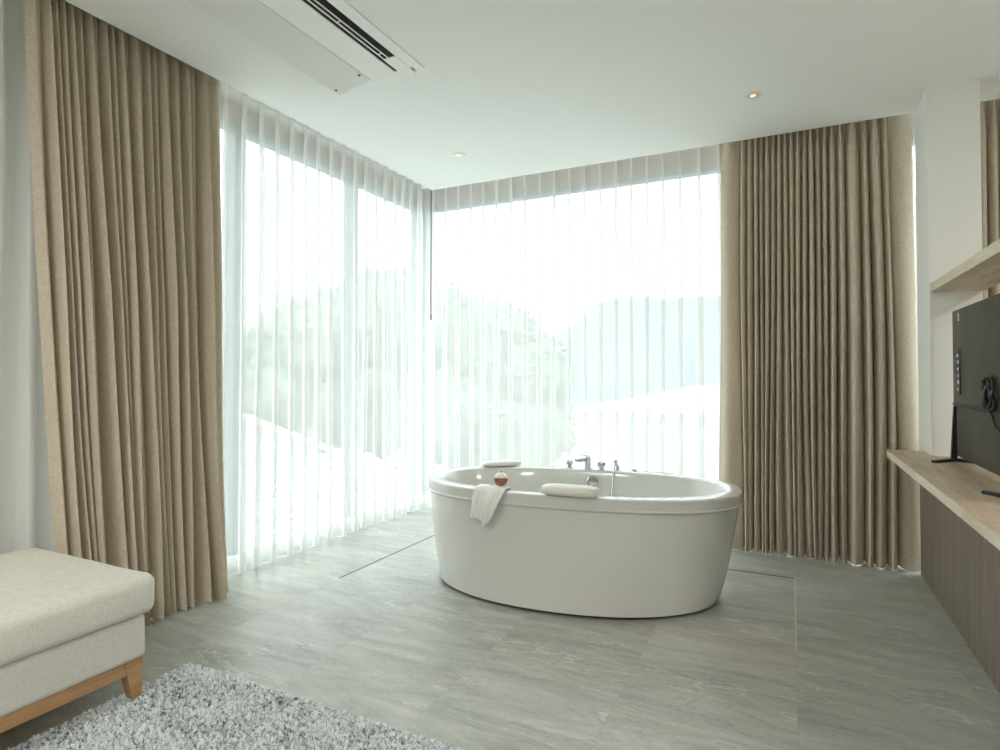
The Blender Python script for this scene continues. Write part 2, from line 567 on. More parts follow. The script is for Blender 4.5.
# --- beige curtain at the left
def folds_from(edges, depth, k=1.0):
    out = []
    for i in range(len(edges) - 1):
        d = (depth[i] if isinstance(depth, list) else depth) * k
        out.append((edges[i], edges[i + 1], d))
    return out
eL = [1.32, 1.385, 1.422, 1.448, 1.472, 1.512, 1.545, 1.585, 1.612, 1.650, 1.680, 1.722, 1.746, 1.790, 1.815, 1.855, 1.884, 1.925, 1.952, 1.995, 2.020, 2.062, 2.105, 2.165, 2.285]
dL = [.03, .07, .05, .065, .10, .06, .095, .05, .10, .07, .11, .05, .105, .06, .095, .07, .11, .06, .10, .055, .105, .075, .13, .08]
def mapL(p, t):
    # the near end swings in toward the middle low down, the far end stays plumb
    k = (2.285 - p) / .97
    return p + k * (.195 * t ** 1.2) + (1 - k) * .075 * t ** 2.5
curtain('blackout_curtain', 'thick beige curtain at the far left, gathered beside the sofa', M['beige'], 'y', -2.85, folds_from(eL, dL, 1.8), .006, 2.875, 1, mapL, top_amp=.5, over=.06, pinch=.2, seed=4, wob=.035, pw=2.25)

# --- beige curtain right of the back window
eR = [-.425, -.297, -.255, -.212, -.178, -.142, -.105, -.066, -.032, .005, .045, .085, .122, .158, .20, .24, .285, .335, .42, .465, .535, .575, .70]
dR = [.05, .075, .06, .085, .06, .08, .07, .085, .065, .08, .085, .06, .09, .07, .085, .09, .075, .10, .085, .10, .075, .045]
curtain('blackout_curtain', 'thick beige curtain gathered between the bathtub and the white column', M['beige'], 'x', 4.425, folds_from(eR, dR, 1.7), .004, 2.875, -1,
        lambda p, t: p + .05 * (p - .1) * t, top_amp=.5, over=.15, pinch=.2, seed=9, wob=.022, pw=2.25)

# --- beige curtain beyond the column
e3 = [.97]
r3 = random.Random(5)
while e3[-1] < 1.75:
    e3.append(e3[-1] + r3.uniform(.036, .06))
curtain('blackout_curtain', 'thick beige curtain at the right edge behind the shelf and television', M['beige'], 'x', 4.425, folds_from(e3, .12), .004, 2.875, -1,
        ident, top_amp=.5, over=.15, pinch=.2, seed=12, wob=.015, pw=2.25)

# --- sheers
def even(a, b, step, seed, jit=.12):
    r = random.Random(seed)
    e = [a]
    while e[-1] < b - step * .6:
        e.append(e[-1] + step * (1 + r.uniform(-jit, jit)))
    k = (b - a) / (e[-1] - a)
    return [a + (x - a) * k for x in e]
sh1 = curtain('sheer_curtain', 'white sheer curtain hanging across the left window', M['sheer'], 'y', -2.985, folds_from(even(1.12, 4.515, .124, 3), .075), .010, 2.920, 1, ident,
        top_amp=.7, pinch=.55, over=.39, sheer=True, nz=26, per=16, seed=21, hem=.11, hemmat=M['sheer_hem'], wob=.02, pw=2.2)
sh2 = curtain('sheer_curtain', 'white sheer curtain hanging across the back window behind the bathtub', M['sheer'], 'x', 4.575, folds_from(even(-3.10, .78, .131, 8), .075), .010, 2.920, -1, ident,
        top_amp=.7, pinch=.55, over=.39, sheer=True, nz=26, per=16, seed=33, hem=.11, hemmat=M['sheer_hem'], wob=.02, pw=2.2)

# tracks in the recess
def track(label, x0, x1, y0, y1):
    o = MB().box(x0, x1, y0, y1, 2.921, 2.93, .002, 1).build('curtain_track', M['alu_white'], None, smooth=False)
    tag(o, label, 'curtain track')
track('front white track above the left beige curtain', -2.85, -2.82, 1.1, 4.30)
track('rear white track above the left sheer curtain', -3.0, -2.97, 1.1, 4.52)
track('front white track above the beige curtain by the column', -2.74, 2.4, 4.41, 4.44)
track('rear white track above the back sheer curtain', -2.9, 2.4, 4.56, 4.59)

# pull wands
wand = empty('curtain_wand', (-2.885, 4.545, 1.70), 'thin dark pull wand hanging in the window corner', 'curtain wand')
MB().tube([(-2.885, 4.50, 2.86), (-2.885, 4.50, 1.74)], .0065, 8).build('rod', M['grey_rod'], wand)
MB().lathe((-2.885, 4.50, 1.69), [(.004, 0), (.009, .01), (.009, .05), (.005, .06)], 12).build('grip', M['grey_rod'], wand)
wand = empty('curtain_wand', (.712, 4.35, .5), 'pale metal pull wand beside the white column', 'curtain wand')
MB().tube([(.715, 4.36, 2.86), (.715, 4.36, 1.10)], .004, 8).build('cord', M['alu_white'], wand)
MB().lathe((.715, 4.36, .45), [(.004, 0), (.0085, .02), (.0085, .62), (.004, .66)], 12).build('rod', M['chrome'], wand)

# ------------------------------------------------------------------ bathtub
TH = .132
TC = Vector((-1.122, 3.306, 0))
def se(a, b, n, ang):
    c_, s_ = math.cos(ang), math.sin(ang)
    x = a * math.copysign(abs(c_) ** (2 / n), c_)
    y = b * math.copysign(abs(s_) ** (2 / n), s_)
    return x, y
def ring(a, b, n, z, cx=0, cy=0, N=128, th=TH):
    out = []
    z *= .59 / .58
    for k in range(N):
        x, y = se(a, b, n, 2 * PI * k / N)
        X = x + cx; Y = y + cy
        out.append((TC.x + X * math.cos(th) - Y * math.sin(th), TC.y + X * math.sin(th) + Y * math.cos(th), z))
    return out
def loft(rings, mi=0, close0=True, close1=True):
    N = len(rings[0])
    mb = MB()
    vs = [p for R in rings for p in R]
    fs = [(i * N + k, i * N + (k + 1) % N, (i + 1) * N + (k + 1) % N, (i + 1) * N + k) for i in range(len(rings) - 1) for k in range(N)]
    if close0: fs.append(tuple(range(N))[::-1])
    if close1: fs.append(tuple((len(rings) - 1) * N + k for k in range(N)))
    mb.add(vs, fs, mi)
    return mb
tub = empty('bathtub', (TC.x, TC.y, 0), 'white oval freestanding bathtub in front of the back window', 'bathtub')
A, B = .899, .484
R = []
# outer skirt from the floor up to the shadow groove below the rim
for t in [i / 12 for i in range(13)]:
    z = .018 + t * (.508 - .018)
    e = t ** .72
    R.append(ring(.798 + (A - .014 - .798) * e, .515 + (B - .012 - .515) * e, 2.12 + .27 * t, z, cx=-.02 * (1 - e)))
R.append(ring(A - .006, B - .006, 2.39, .512))
R.append(ring(A - .006, B - .006, 2.39, .515))
loft(R, close0=False, close1=False).build('skirt', M['white_gloss'], tub)
R = []
R.append(ring(A - .02, B - .02, 2.39, .512))
R.append(ring(A + .001, B + .001, 2.39, .514))
R.append(ring(A + .003, B + .003, 2.39, .518))
R.append(ring(A + .003, B + .003, 2.39, .522))
R.append(ring(A - .004, B - .004, 2.39, .526))
R.append(ring(A - .001, B - .001, 2.39, .572))
R.append(ring(A - .005, B - .005, 2.39, .578))
R.append(ring(A - .012, B - .012, 2.39, .580))
IA, IB = A - .085, B - .085
R.append(ring(IA + .012, IB + .012, 2.3, .579))
R.append(ring(IA, IB, 2.3, .573))
R.append(ring(IA - .01, IB - .008, 2.3, .555))
for t in (.15, .3, .45, .6, .75, .88):
    R.append(ring(IA - .02 - .17 * t ** 1.3, IB - .012 - .085 * t ** 1.3, 2.3, .55 - .40 * t))
R.append(ring(IA - .23, IB - .13, 2.3, .135))
R.append(ring(IA - .33, IB - .19, 2.3, .12))
R.append(ring(IA - .6, IB - .33, 2.2, .118))
loft(R, close0=False).build('basin', M['white_gloss'], tub)
loft([ring(.775, .47, 2.12, 0.0, cx=-.02), ring(.775, .47, 2.12, .022, cx=-.02)]).build('shaded_plinth', M['shadow_base'], tub)

def tl(x, y):
    """tub-local to world"""
    return TC.x + x * math.cos(TH) - y * math.sin(TH), TC.y + x * math.sin(TH) + y * math.cos(TH)
ZR = .590
def inv(X, Y):
    dx, dy = X - TC.x, Y - TC.y
    return dx * math.cos(TH) + dy * math.sin(TH), -dx * math.sin(TH) + dy * math.cos(TH)

# fittings on the rear rim (parts of the tub)
def knob(px, py):
    k = MB().lathe((px, py, ZR - .002), [(.022, 0), (.022, .004), (.014, .006), (.014, .018), (.0245, .020), (.0255, .024), (.0255, .046), (.023, .050)], 28)
    return k.build('tap_knob', M['chrome'], tub)
knob(-1.312, 3.740)
knob(-1.095, 3.744)
fx, fy = -1.196, 3.74
f = MB().box(fx - .005, fx + .033, fy - .022, fy + .022, ZR - .001, ZR + .078, .006, 2)
f.hexa([(fx - .052, fy - .085, ZR + .052), (fx - .015, fy - .095, ZR + .052), (fx + .033, fy - .01, ZR + .055), (fx - .005, fy + .022, ZR + .055),
        (fx - .052, fy - .085, ZR + .070), (fx - .015, fy - .095, ZR + .070), (fx + .033, fy - .01, ZR + .078), (fx - .005, fy + .022, ZR + .078)])
fo = f.build('faucet', M['chrome'], tub, smooth=False)
MB().hexa([(fx - .05, fy - .02, ZR + .09), (fx - .05, fy + .015, ZR + .09), (fx + .025, fy + .02, ZR + .081), (fx + .025, fy - .02, ZR + .081),
           (fx - .05, fy - .02, ZR + .095), (fx - .05, fy + .015, ZR + .095), (fx + .025, fy + .02, ZR + .088), (fx + .025, fy - .02, ZR + .088)]).build('lever', M['chrome'], fo, smooth=False)
# hand shower parked in its holder
hx, hy = -.996, 3.764
hs = MB().lathe((hx, hy, ZR - .002), [(.02, 0), (.02, .006), (.012, .010), (.012, .022)], 20)
hs.tube([(hx + .01, hy, ZR + .012), (hx - .004, hy - .012, ZR + .035), (hx - .008, hy - .018, ZR + .048), (hx - .006, hy - .024, ZR + .058)], [.008, .0075, .012, .013], 12)
ho = hs.build('hand_shower', M['chrome'], tub)
MB().tube([(hx - .006, hy - .028, ZR + .05), (hx - .008, hy - .05, ZR + .02), (hx - .007, hy - .085, ZR - .04), (hx - .004, hy - .12, ZR - .14), (hx, hy - .16, ZR - .26)], .0045, 8).build('hose', M['chrome'], ho)
# small air button and round jets
MB().lathe((-.888, 3.773, ZR - .002), [(.020, 0), (.020, .006), (.015, .010), (.015, .014)], 20).build('air_button', M['chrome'], tub)
for (jx, jy) in ((-1.476, 3.735), (-.71, 3.784)):
    mb = MB().box(jx - .055, jx + .055, jy - .012, jy + .012, ZR - .002, ZR + .003, .002, 1)
    mb.build('vent_plate', M['white_matte'], tub)
# overflow disc on the inner far wall
def wall_disc(name, lx, lz, r, m, face=1, th=.012):
    # on the inner wall: find the ring y at that height
    t = max(0, (.55 - lz) / .40)
    a = IA - .02 - .17 * t ** 1.3; b = IB - .012 - .085 * t ** 1.3
    y = b * (max(0, 1 - abs(lx / a) ** 2.3)) ** (1 / 2.3) * face
    bm = bmesh.new()
    prof = [(r * .98, 0), (r, .003), (r, th * .7), (r * .86, th), (r * .80, th * .8), (.001, th * .7)]
    vs = []; n = 32
    for (q, h) in prof:
        for k in range(n):
            an = 2 * PI * k / n
            X, Y = tl(lx + q * math.cos(an), y - face * (h + .012 + (q * math.sin(an)) * -.25))
            vs.append((X, Y, lz + q * math.sin(an)))
    mb = MB(); bm.free()
    mb.add(vs, [(i * n + k, i * n + (k + 1) % n, (i + 1) * n + (k + 1) % n, (i + 1) * n + k) for i in range(len(prof) - 1) for k in range(n)])
    return mb.build(name, m, tub)
lx_, _ = inv(-1.115, 3.66)
wall_disc('overflow_drain', lx_ - .02, .522, .035, M['chrome'])
wall_disc('water_jet', .50, .40, .022, M['white_matte'])
wall_disc('water_jet', .30, .36, .022, M['white_matte'])
wall_disc('water_jet', -.62, .42, .022, M['white_matte'])
MB().lathe((*tl(-.15, 0), .117), [(.03, 0), (.03, .004), (.024, .007)], 24).build('drain', M['chrome'], tub)

# headrest pillows lying over the rim
def pillow(name, label, cx, cy, rot, L, D, Hh, drop):
    n, mI = 40, 20
    mb = MB(); vs = []
    for i in range(n + 1):
        t = -1 + 2 * i / n
        s = (max(0, 1 - abs(t) ** 5)) ** .5
        for k in range(mI):
            an = 2 * PI * k / mI
            yy = math.copysign(abs(math.cos(an)) ** .8, math.cos(an)) * D / 2 * (.62 + .38 * s) * (s ** .5 if s > 0 else 0)
            zz = math.copysign(abs(math.sin(an)) ** .7, math.sin(an)) * Hh / 2 * (s ** .6 if s > 0 else 0)
            bend = -drop * max(0, yy / (D / 2)) ** 2
            xx = t * L / 2
            bow = .0
            X = cx + xx * math.cos(rot) - (yy + bow) * math.sin(rot)
            Y = cy + xx * math.sin(rot) + (yy + bow) * math.cos(rot)
            vs.append((X, Y, ZR + Hh / 2 + zz + bend + .001))
    fs = [(i * mI + k, i * mI + (k + 1) % mI, (i + 1) * mI + (k + 1) % mI, (i + 1) * mI + k) for i in range(n) for k in range(mI)]
    mb.add(vs, fs)
    o = mb.build(name, M['pillow_white'], None, smooth=True, angle=80)
    tag(o, label, 'bath pillow')
    return o
pillow('bath_pillow', 'white cushioned bath headrest on the near rim of the tub', -.998, 2.858, TH - .06, .30, .135, .056, .02)
pillow('bath_pillow', 'white cushioned bath headrest on the far left rim of the tub', -1.742, 3.597, TH + .62, .27, .115, .036, .012)

# towel over the near left rim
def towel():
    cxl, cyl = inv(-1.50, 2.985)
    mb = MB()
    # profile across the rim: from inside, over the top, down outside
    def rimy(lx):
        return -B * (max(0, 1 - abs(lx / A) ** 2.39)) ** (1 / 2.39)
    W, NU, NV = .175, 36, 44
    vs = []
    cx0 = -.365
    def skirt_off(dz):
        return .0
    for j in range(NV + 1):
        s = j / NV * .325 - .075      # arc length; <0 inside the rim
        for i in range(NU + 1):
            u = i / NU
            q0 = max(0, s - .085) / .2
            lx = cx0 + (u - .5) * W - q0 * (.020 + .055 * u)
            yo = rimy(lx)
            # length of the hang varies: longer in the middle right corner
            hang = .93 + .14 * math.exp(-((u - .62) / .2) ** 2) - .10 * max(0, u - .8) / .2 + .03 * (1 / (1 + math.exp(-(u - .5) * 60)) - .5)
            wv = .006 * math.sin(u * 11 + 1.0) + .004 * math.sin(u * 23)
            if s < 0:
                y = yo + .085 + .012 * 0 + .004; z = ZR + .006 + s * 1.0 + .0
                y += .0
            elif s < .085:
                y = yo + .085 - s - .002; z = ZR + .007 + .003 * math.sin(u * 9)
            else:
                q = (s - .085) * hang
                y = yo - .010 - abs(wv) * 1.6 * min(1, q / .04) - .012 * min(1, q / .1); z = ZR + .004 - q
                # fold: the right part laps over the left one
                lap = 1 / (1 + math.exp(-(u - .45 - .9 * q) * 40))
                y -= .016 * lap * min(1, q / .05)
            X, Y = tl(lx, y)
            vs.append((X, Y, z))
    n = NU + 1
    mb.add(vs, [(j * n + i, j * n + i + 1, (j + 1) * n + i + 1, (j + 1) * n + i) for j in range(NV) for i in range(NU)])
    o = mb.build('hand_towel', M['towel'], None, smooth=True, angle=80)
    so = o.modifiers.new('thick', 'SOLIDIFY'); so.thickness = .007; so.offset = 1
    tag(o, 'small white folded towel draped over the near left rim of the tub', 'towel')
    return o
towel()

# round ornament on the towel
bx_, by_ = tl(-.325, -.405)
orn = empty('bath_ornament', (bx_, by_, ZR + .012), 'small round brown and white ornament sitting on the draped towel', 'ornament')
pr = []
for i in range(17):
    a = -PI / 2 + PI * i / 16
    pr.append((max(.0008, .037 * math.cos(a) * (1 + .04 * math.sin(a))), .036 + .036 * math.sin(a)))
MB().lathe((bx_, by_, ZR + .016), pr, 28).build('ball', M['ceramic_brown'], orn)
capm = MB()
pr2 = [(max(.0008, .0385 * math.cos(a)), .036 + .0378 * math.sin(a)) for a in [(.32 + (PI / 2 - .32) * i / 8) for i in range(9)]]
capm.lathe((bx_, by_, ZR + .016), pr2, 28)
capm.build('white_glaze_top', M['ceramic_white'], orn)
MB().tube([(bx_, by_, ZR + .087), (bx_ + .004, by_, ZR + .094), (bx_ + .008, by_ - .004, ZR + .097)], [.004, .0035, .002], 8).build('stem', M['black_plastic'], orn)

# ------------------------------------------------------------------ daybed at the left
bed = empty('daybed', (-2.55, .6, 0), 'light grey fabric daybed on beech legs at the left edge', 'daybed')
y1 = 1.425
def softbox(name, x0, x1, y0, y1, z0, z1, b, puff, seed, m, parent, seam=None):
    bm = bmesh.new()
    bmesh.ops.create_cube(bm, size=1)
    for v in bm.verts:
        v.co = Vector(((x0 + x1) / 2 + v.co.x * (x1 - x0), (y0 + y1) / 2 + v.co.y * (y1 - y0), (z0 + z1) / 2 + v.co.z * (z1 - z0)))
    bmesh.ops.bevel(bm, geom=list(bm.edges), offset=b, segments=6, profile=.5, affect='EDGES')
    es = [e for e in bm.edges if e.calc_length() > .12]
    bmesh.ops.subdivide_edges(bm, edges=es, cuts=10, use_grid_fill=True)
    for v in bm.verts:
        u = (v.co.x - x0) / (x1 - x0) * 2 - 1; w_ = (v.co.y - y0) / (y1 - y0) * 2 - 1
        if v.co.z > (z0 + z1) / 2:
            v.co.z += puff * (1 - u * u) * (1 - w_ ** 4) + .0025 * noise.noise(Vector((v.co.x * 6, v.co.y * 6, seed)))
        v.co.x += .004 * noise.noise(Vector((v.co.y * 5, v.co.z * 9, seed)))
        v.co.y += .004 * noise.noise(Vector((v.co.x * 5, v.co.z * 9, seed + 3)))
    return MB().frombm(bm).build(name, m, parent, smooth=True, angle=60)
cush = softbox('cushion', -2.925, -2.108, -.75, y1 + .01, .325, .468, .036, .014, 1, M['sofa_fabric'], bed)
# piping along the top and bottom front edge
softbox('upholstered_base', -2.91, -2.14, -.72, y1 - .010, .163, .322, .022, 0, 5, M['sofa_fabric'], bed)
MB().box(-2.905, -2.158, -.70, y1 - .022, .112, .163, .004, 2).build('wooden_rail', M['beech'], bed)
def bed_leg(xo, yo, sx, sy):
    # outer faces plumb, inner faces tapering
    t, bt = .058, .036
    zb = .022 if (xo > -2.3) else .001
    x_in_t, x_in_b = xo - sx * t, xo - sx * bt
    y_in_t, y_in_b = yo - sy * t * 1.15, yo - sy * bt
    def q(x, y, z): return (x, y, z)
    xs = (xo - sx * .004, x_in_b); xt = (xo, x_in_t)
    MB().hexa([q(xs[0], yo, zb), q(xs[1], yo, zb), q(xs[1], y_in_b, zb), q(xs[0], y_in_b, zb),
               q(xt[0], yo, .175), q(xt[1], yo, .175), q(xt[1], y_in_t, .175), q(xt[0], y_in_t, .175)]).build('leg', M['beech'], bed, smooth=False)
bed_leg(-2.153, y1 - .018, 1, 1)
bed_leg(-2.915, y1 - .022, -1, 1)
bed_leg(-2.153, -.70, 1, -1)
bed_leg(-2.915, -.70, -1, -1)

# ------------------------------------------------------------------ rug
RX0, RX1, RY0, RY1 = -2.232, .35, -.75, 1.655
rug = empty('shag_rug', ((RX0 + RX1) / 2, (RY0 + RY1) / 2, 0), 'shaggy rug speckled white and blue-grey beside the daybed', 'rug')
MB().box(RX0 + .012, RX1 - .012, RY0 + .012, RY1 - .012, .0005, .010, .003, 1).build('backing', M['rug_base'], rug)
rs = np.random.default_rng(7)
def pile():
    # dense where the lens can see it, thinner elsewhere
    N1, N2 = 120000, 24000
    p1 = np.stack([rs.uniform(RX0, -.2, N1), rs.uniform(.55, RY1, N1)], 1)
    p2 = np.stack([rs.uniform(RX0, RX1, N2), rs.uniform(RY0, RY1, N2)], 1)
    P = np.concatenate([p1, p2])
    # clump the tufts
    cell = .012
    ctr = (np.floor(P / cell) + .5) * cell
    P = P + (ctr - P) * .35
    n = len(P)
    an = rs.uniform(0, 2 * np.pi, n)
    lean = rs.uniform(.002, .011, n)
    # clump-wise lean direction
    h = (np.sin(ctr[:, 0] * 311.7 + ctr[:, 1] * 127.1) * 43758.5453) % 1
    dirn = h * 2 * np.pi + rs.normal(0, .6, n)
    L = rs.uniform(.008, .014, n)
    wd = rs.uniform(.0016, .0030, n)
    ax = np.stack([np.cos(an), np.sin(an)], 1) * wd[:, None]
    dv = np.stack([np.cos(dirn), np.sin(dirn)], 1) * lean[:, None]
    V = np.zeros((n, 6, 3))
    V[:, 0, :2] = P - ax; V[:, 1, :2] = P + ax
    V[:, 2, :2] = P + dv * .35 - ax; V[:, 3, :2] = P + dv * .35 + ax
    V[:, 4, :2] = P + dv - ax * .6; V[:, 5, :2] = P + dv + ax * .6
    V[:, 0:2, 2] = .008; V[:, 2:4, 2] = (.008 + L * .6)[:, None]; V[:, 4:6, 2] = (.008 + L * .95)[:, None]
    org = ORG[rug.name]
    V -= np.array(org)
    me = bpy.data.meshes.new('pile')
    me.vertices.add(n * 6)
    me.vertices.foreach_set('co', V.reshape(-1))
    base = (np.arange(n) * 6)[:, None]
    q = np.concatenate([base + np.array([0, 1, 3, 2]), base + np.array([2, 3, 5, 4])], 1).reshape(-1)
    me.loops.add(n * 8)
    me.loops.foreach_set('vertex_index', q.astype(np.int32))
    me.polygons.add(n * 2)
    me.polygons.foreach_set('loop_start', (np.arange(n * 2) * 4).astype(np.int32))
    me.update(calc_edges=True)
    me.validate()
    me.materials.append(M['pile'])
    o = bpy.data.objects.new('pile', me)
    o.parent = rug
    COL.objects.link(o)
    o['kind'] = 'stuff'
pile()

# ------------------------------------------------------------------ counter, shelf and television
cab = empty('low_cabinet', (.95, 2.0, 0), 'low grey-brown wood cabinet under the pale counter at the right', 'cabinet')
MB().box(.702, 1.15, -1.6, 4.34, .0, .716).build('body', M['ash_veneer'], cab, smooth=False)
mb = MB().box(.516, 1.20, -1.65, 4.195, .716, .757, .0015, 1)
# pale edge banding on the outer faces
o = mb.build('countertop', [M['oak'], M['oak_edge']], None, smooth=False)
for p in o.data.polygons:
    if abs(p.normal.z) < .5: p.material_index = 1
tag(o, 'long pale oak counter running along the right side', 'counter')

sh = MB().box(.702, .945, -1.6, 3.972, 1.655, 1.705, .0015, 1).build('wall_shelf', [M['oak'], M['oak_edge']], None, smooth=False)
for p in sh.data.polygons:
    if abs(p.normal.z) < .5: p.material_index = 1
tag(sh, 'pale oak shelf board fixed to the white column above the television', 'shelf')

tv = empty('television', (.79, 3.18, .757), 'black flat television seen from its back on the oak counter', 'television')
TY0, TY1 = 2.52, 3.855
MB().box(.775, .798, TY0, TY1, 1.045, 1.536, .005, 2).build('back_panel', M['tv_back'], tv)
MB().box(.7735, .806, TY0 + .004, TY1 - .002, .782, 1.040, .006, 2).build('lower_housing', M['tv_back'], tv)
MB().box(.799, .806, TY0, TY1, .78, 1.536, .002, 1).build('screen', M['black_plastic'], tv)
s_ = MB().box(.7715, .776, TY0 + .004, TY1 - .002, 1.041, 1.056, .0015, 1)
s_.build('seam_strip', M['black_plastic'], tv)
io = MB().box(.7705, .777, 3.700, 3.775, 1.10, 1.335, .002, 1).build('connector_recess', M['black_plastic'], tv)
rr = random.Random(2)
for k in range(6):
    z = 1.12 + k * .034
    MB().box(.7685, .7708, 3.708 + rr.uniform(0, .012), 3.724 + rr.uniform(0, .016), z, z + .014 + rr.uniform(0, .006), .001, 1).build('port', M['chrome'] if k % 2 else M['alu_white'], io)
MB().box(.7738, .7752, 3.715, 3.735, 1.475, 1.515).build('sticker', M['sticker'], tv, smooth=False)
for (yy, zz) in ((3.50, 1.32), (3.33, 1.32), (3.50, .93), (3.2, .93)):
    MB().lathe((.7765, yy, zz), [(.006, 0), (.006, -.002), (.003, -.0035)], 12, axis='x').build('screw', M['black_plastic'], tv)
# bundled power cable
cb = MB()
pts = []
for i in range(60):
    t = i / 59
    a = t * 2 * PI * 3.2
    pts.append((.758 - .006 * math.sin(a * 2.3), 3.17 + .05 * math.cos(a) + .02 * math.sin(a * 1.7), 1.115 + .075 * math.sin(a) * (1 - .3 * t)))
cb.tube(pts, .0065, 8)
pts2 = [(.762, 3.16, 1.05), (.764, 3.10, .98), (.766, 2.98, .95), (.772, 2.85, 1.0)]
cb.tube(pts2, .004, 8)
cb.build('power_cable', M['black_plastic'], tv)
def tv_foot(yn, ytip, yb, xb):
    f = MB()
    # blade rising behind the housing
    f.hexa([(.742, yn - .018, .757), (.742, yn + .010, .757), (.768, yn + .010, .757), (.768, yn - .018, .757),
            (.757, yn - .010, 1.04), (.757, yn + .008, 1.04), (.768, yn + .008, 1.04), (.768, yn - .010, 1.04)])
    def bar(x0, y0, x1_, y1_, w=.011, z0=.757, z1a=.773, z1b=.769):
        dx, dy = x1_ - x0, y1_ - y0
        L = math.hypot(dx, dy); nx, ny = -dy / L * w, dx / L * w
        f.hexa([(x0 - nx, y0 - ny, z0), (x1_ - nx, y1_ - ny, z0), (x1_ + nx, y1_ + ny, z0), (x0 + nx, y0 + ny, z0),
                (x0 - nx, y0 - ny, z1a), (x1_ - nx, y1_ - ny, z1b), (x1_ + nx, y1_ + ny, z1b), (x0 + nx, y0 + ny, z1a)])
    bar(.755, yn, .650, ytip)
    bar(.775, yn, xb, yb)
    return f.build('stand_foot', M['black_plastic'], tv, smooth=False)
tv_foot(3.765, 3.655, 3.66, .90)
tv_foot(2.62, 2.79, 2.76, .90)

# ------------------------------------------------------------------ ceiling fittings
ac = empty('air_conditioner', (-1.98, 1.7, ZC), 'white built-in ceiling air conditioner with dark intake slots', 'air conditioner')
AX0, AX1, AY0, AY1 = -2.29, -1.692, 1.05, 2.575
p = MB()
# faceplate as strips around the slots
zt, zb = 2.7995, 2.7945
p.box(-1.757, AX1, AY0, AY1, zb, zt)
p.box(-2.018, -1.853, AY0, AY1, zb, zt)
p.box(-1.853, -1.747, AY1 - .04, AY1, zb, zt)
p.box(-1.834, -1.759, AY1 - .165, AY1 - .04, zb, zt)
p.box(AX0, -2.018, AY1 - .03, AY1, zb, zt)
p.box(AX0, -2.018, AY0, AY0 + .05, zb, zt)
p.box(-1.853, -1.757, AY0, AY0 + .05, zb, zt)
p.build('faceplate', M['white_matte'], ac, smooth=False)
MB().box(AX0 + .01, AX1 - .01, AY0 + .01, AY1 - .01, 2.7990, 2.7999).build('slot_shade_sheet', M['slot_shade'], ac, smooth=False)  # flat black sheet; the shade inside the slots is its colour
for x, h_ in ((-1.829, .0035), (-1.803, .0030)):
    MB().box(x - h_, x + h_, AY0 + .05, AY1 - .165, 2.7950, 2.7985).build('slat', M['white_matte'], ac, smooth=False)
for y in (1.30, 1.75, 2.06, 2.36):
    MB().box(-1.829, -1.800, y, y + .005, 2.7952, 2.7985).build('cross_rib', M['white_matte'], ac, smooth=False)
# hanging outlet flap, tilted toward the room
fl_ = MB().hexa([(-2.018, AY0 + .05, 2.792), (-2.018, AY1 - .035, 2.792), (-2.226, AY1 - .035, 2.752), (-2.226, AY0 + .05, 2.752),
                 (-2.018, AY0 + .05, 2.797), (-2.018, AY1 - .035, 2.797), (-2.226, AY1 - .035, 2.757), (-2.226, AY0 + .05, 2.757)])
fo = fl_.build('outlet_flap', M['flap_shaded'], ac, smooth=False)
for (x, y, z) in ((-2.21, 2.49, 2.7535), (-2.035, 2.47, 2.789)):
    MB().lathe((x, y, z), [(.007, 0), (.007, -.003), (.003, -.004)], 12).build('pin', M['black_plastic'], fo)

def downlight(x, y, label):
    d = empty('downlight', (x, y, ZC), label, 'ceiling light')
    n = 32
    mb = MB()
    prof = [(.030, .004), (.031, -.003), (.046, -.004), (.047, 0.0015)]
    vs = []
    for r_, h_ in prof:
        for k in range(n):
            a = 2 * PI * k / n
            vs.append((x + r_ * math.cos(a), y + r_ * math.sin(a), ZC - .0005 + h_))
    mb.add(vs, [(i * n + k, i * n + (k + 1) % n, (i + 1) * n + (k + 1) % n, (i + 1) * n + k) for i in range(3) for k in range(n)])
    mb.build('trim_ring', M['white_matte'], d)
    MB().lathe((x, y, ZC - .0035), [(.031, 0), (.031, .003)], 24).build('reflector', M['bronze'], d)
    MB().lathe((x, y, ZC - .009), [(.010, 0), (.017, .003), (.017, .006)], 20).build('bulb', M['lamp'], d)
    l = bpy.data.lights.new('downlight_glow', 'SPOT')
    l.energy = 4; l.color = (1, .75, .5); l.spot_size = math.radians(75); l.spot_blend = .6; l.shadow_soft_size = .02
    lo = bpy.data.objects.new('downlight_glow', l)
    COL.objects.link(lo); lo.parent = d; lo.location = (0, 0, -.03)
downlight(-2.146, 3.72, 'small recessed downlight near the window corner, left of the two')
downlight(-.172, 3.655, 'small warm recessed downlight above the right beige curtain')

# ------------------------------------------------------------------ outdoors
GZ = -4.0
g = MB().box(-120, 60, -40, 140, GZ - .3, GZ).build('outdoor_ground', M['ground'], None, smooth=False)
tag(g, 'pale open ground outside below the windows', 'ground', kind='structure')

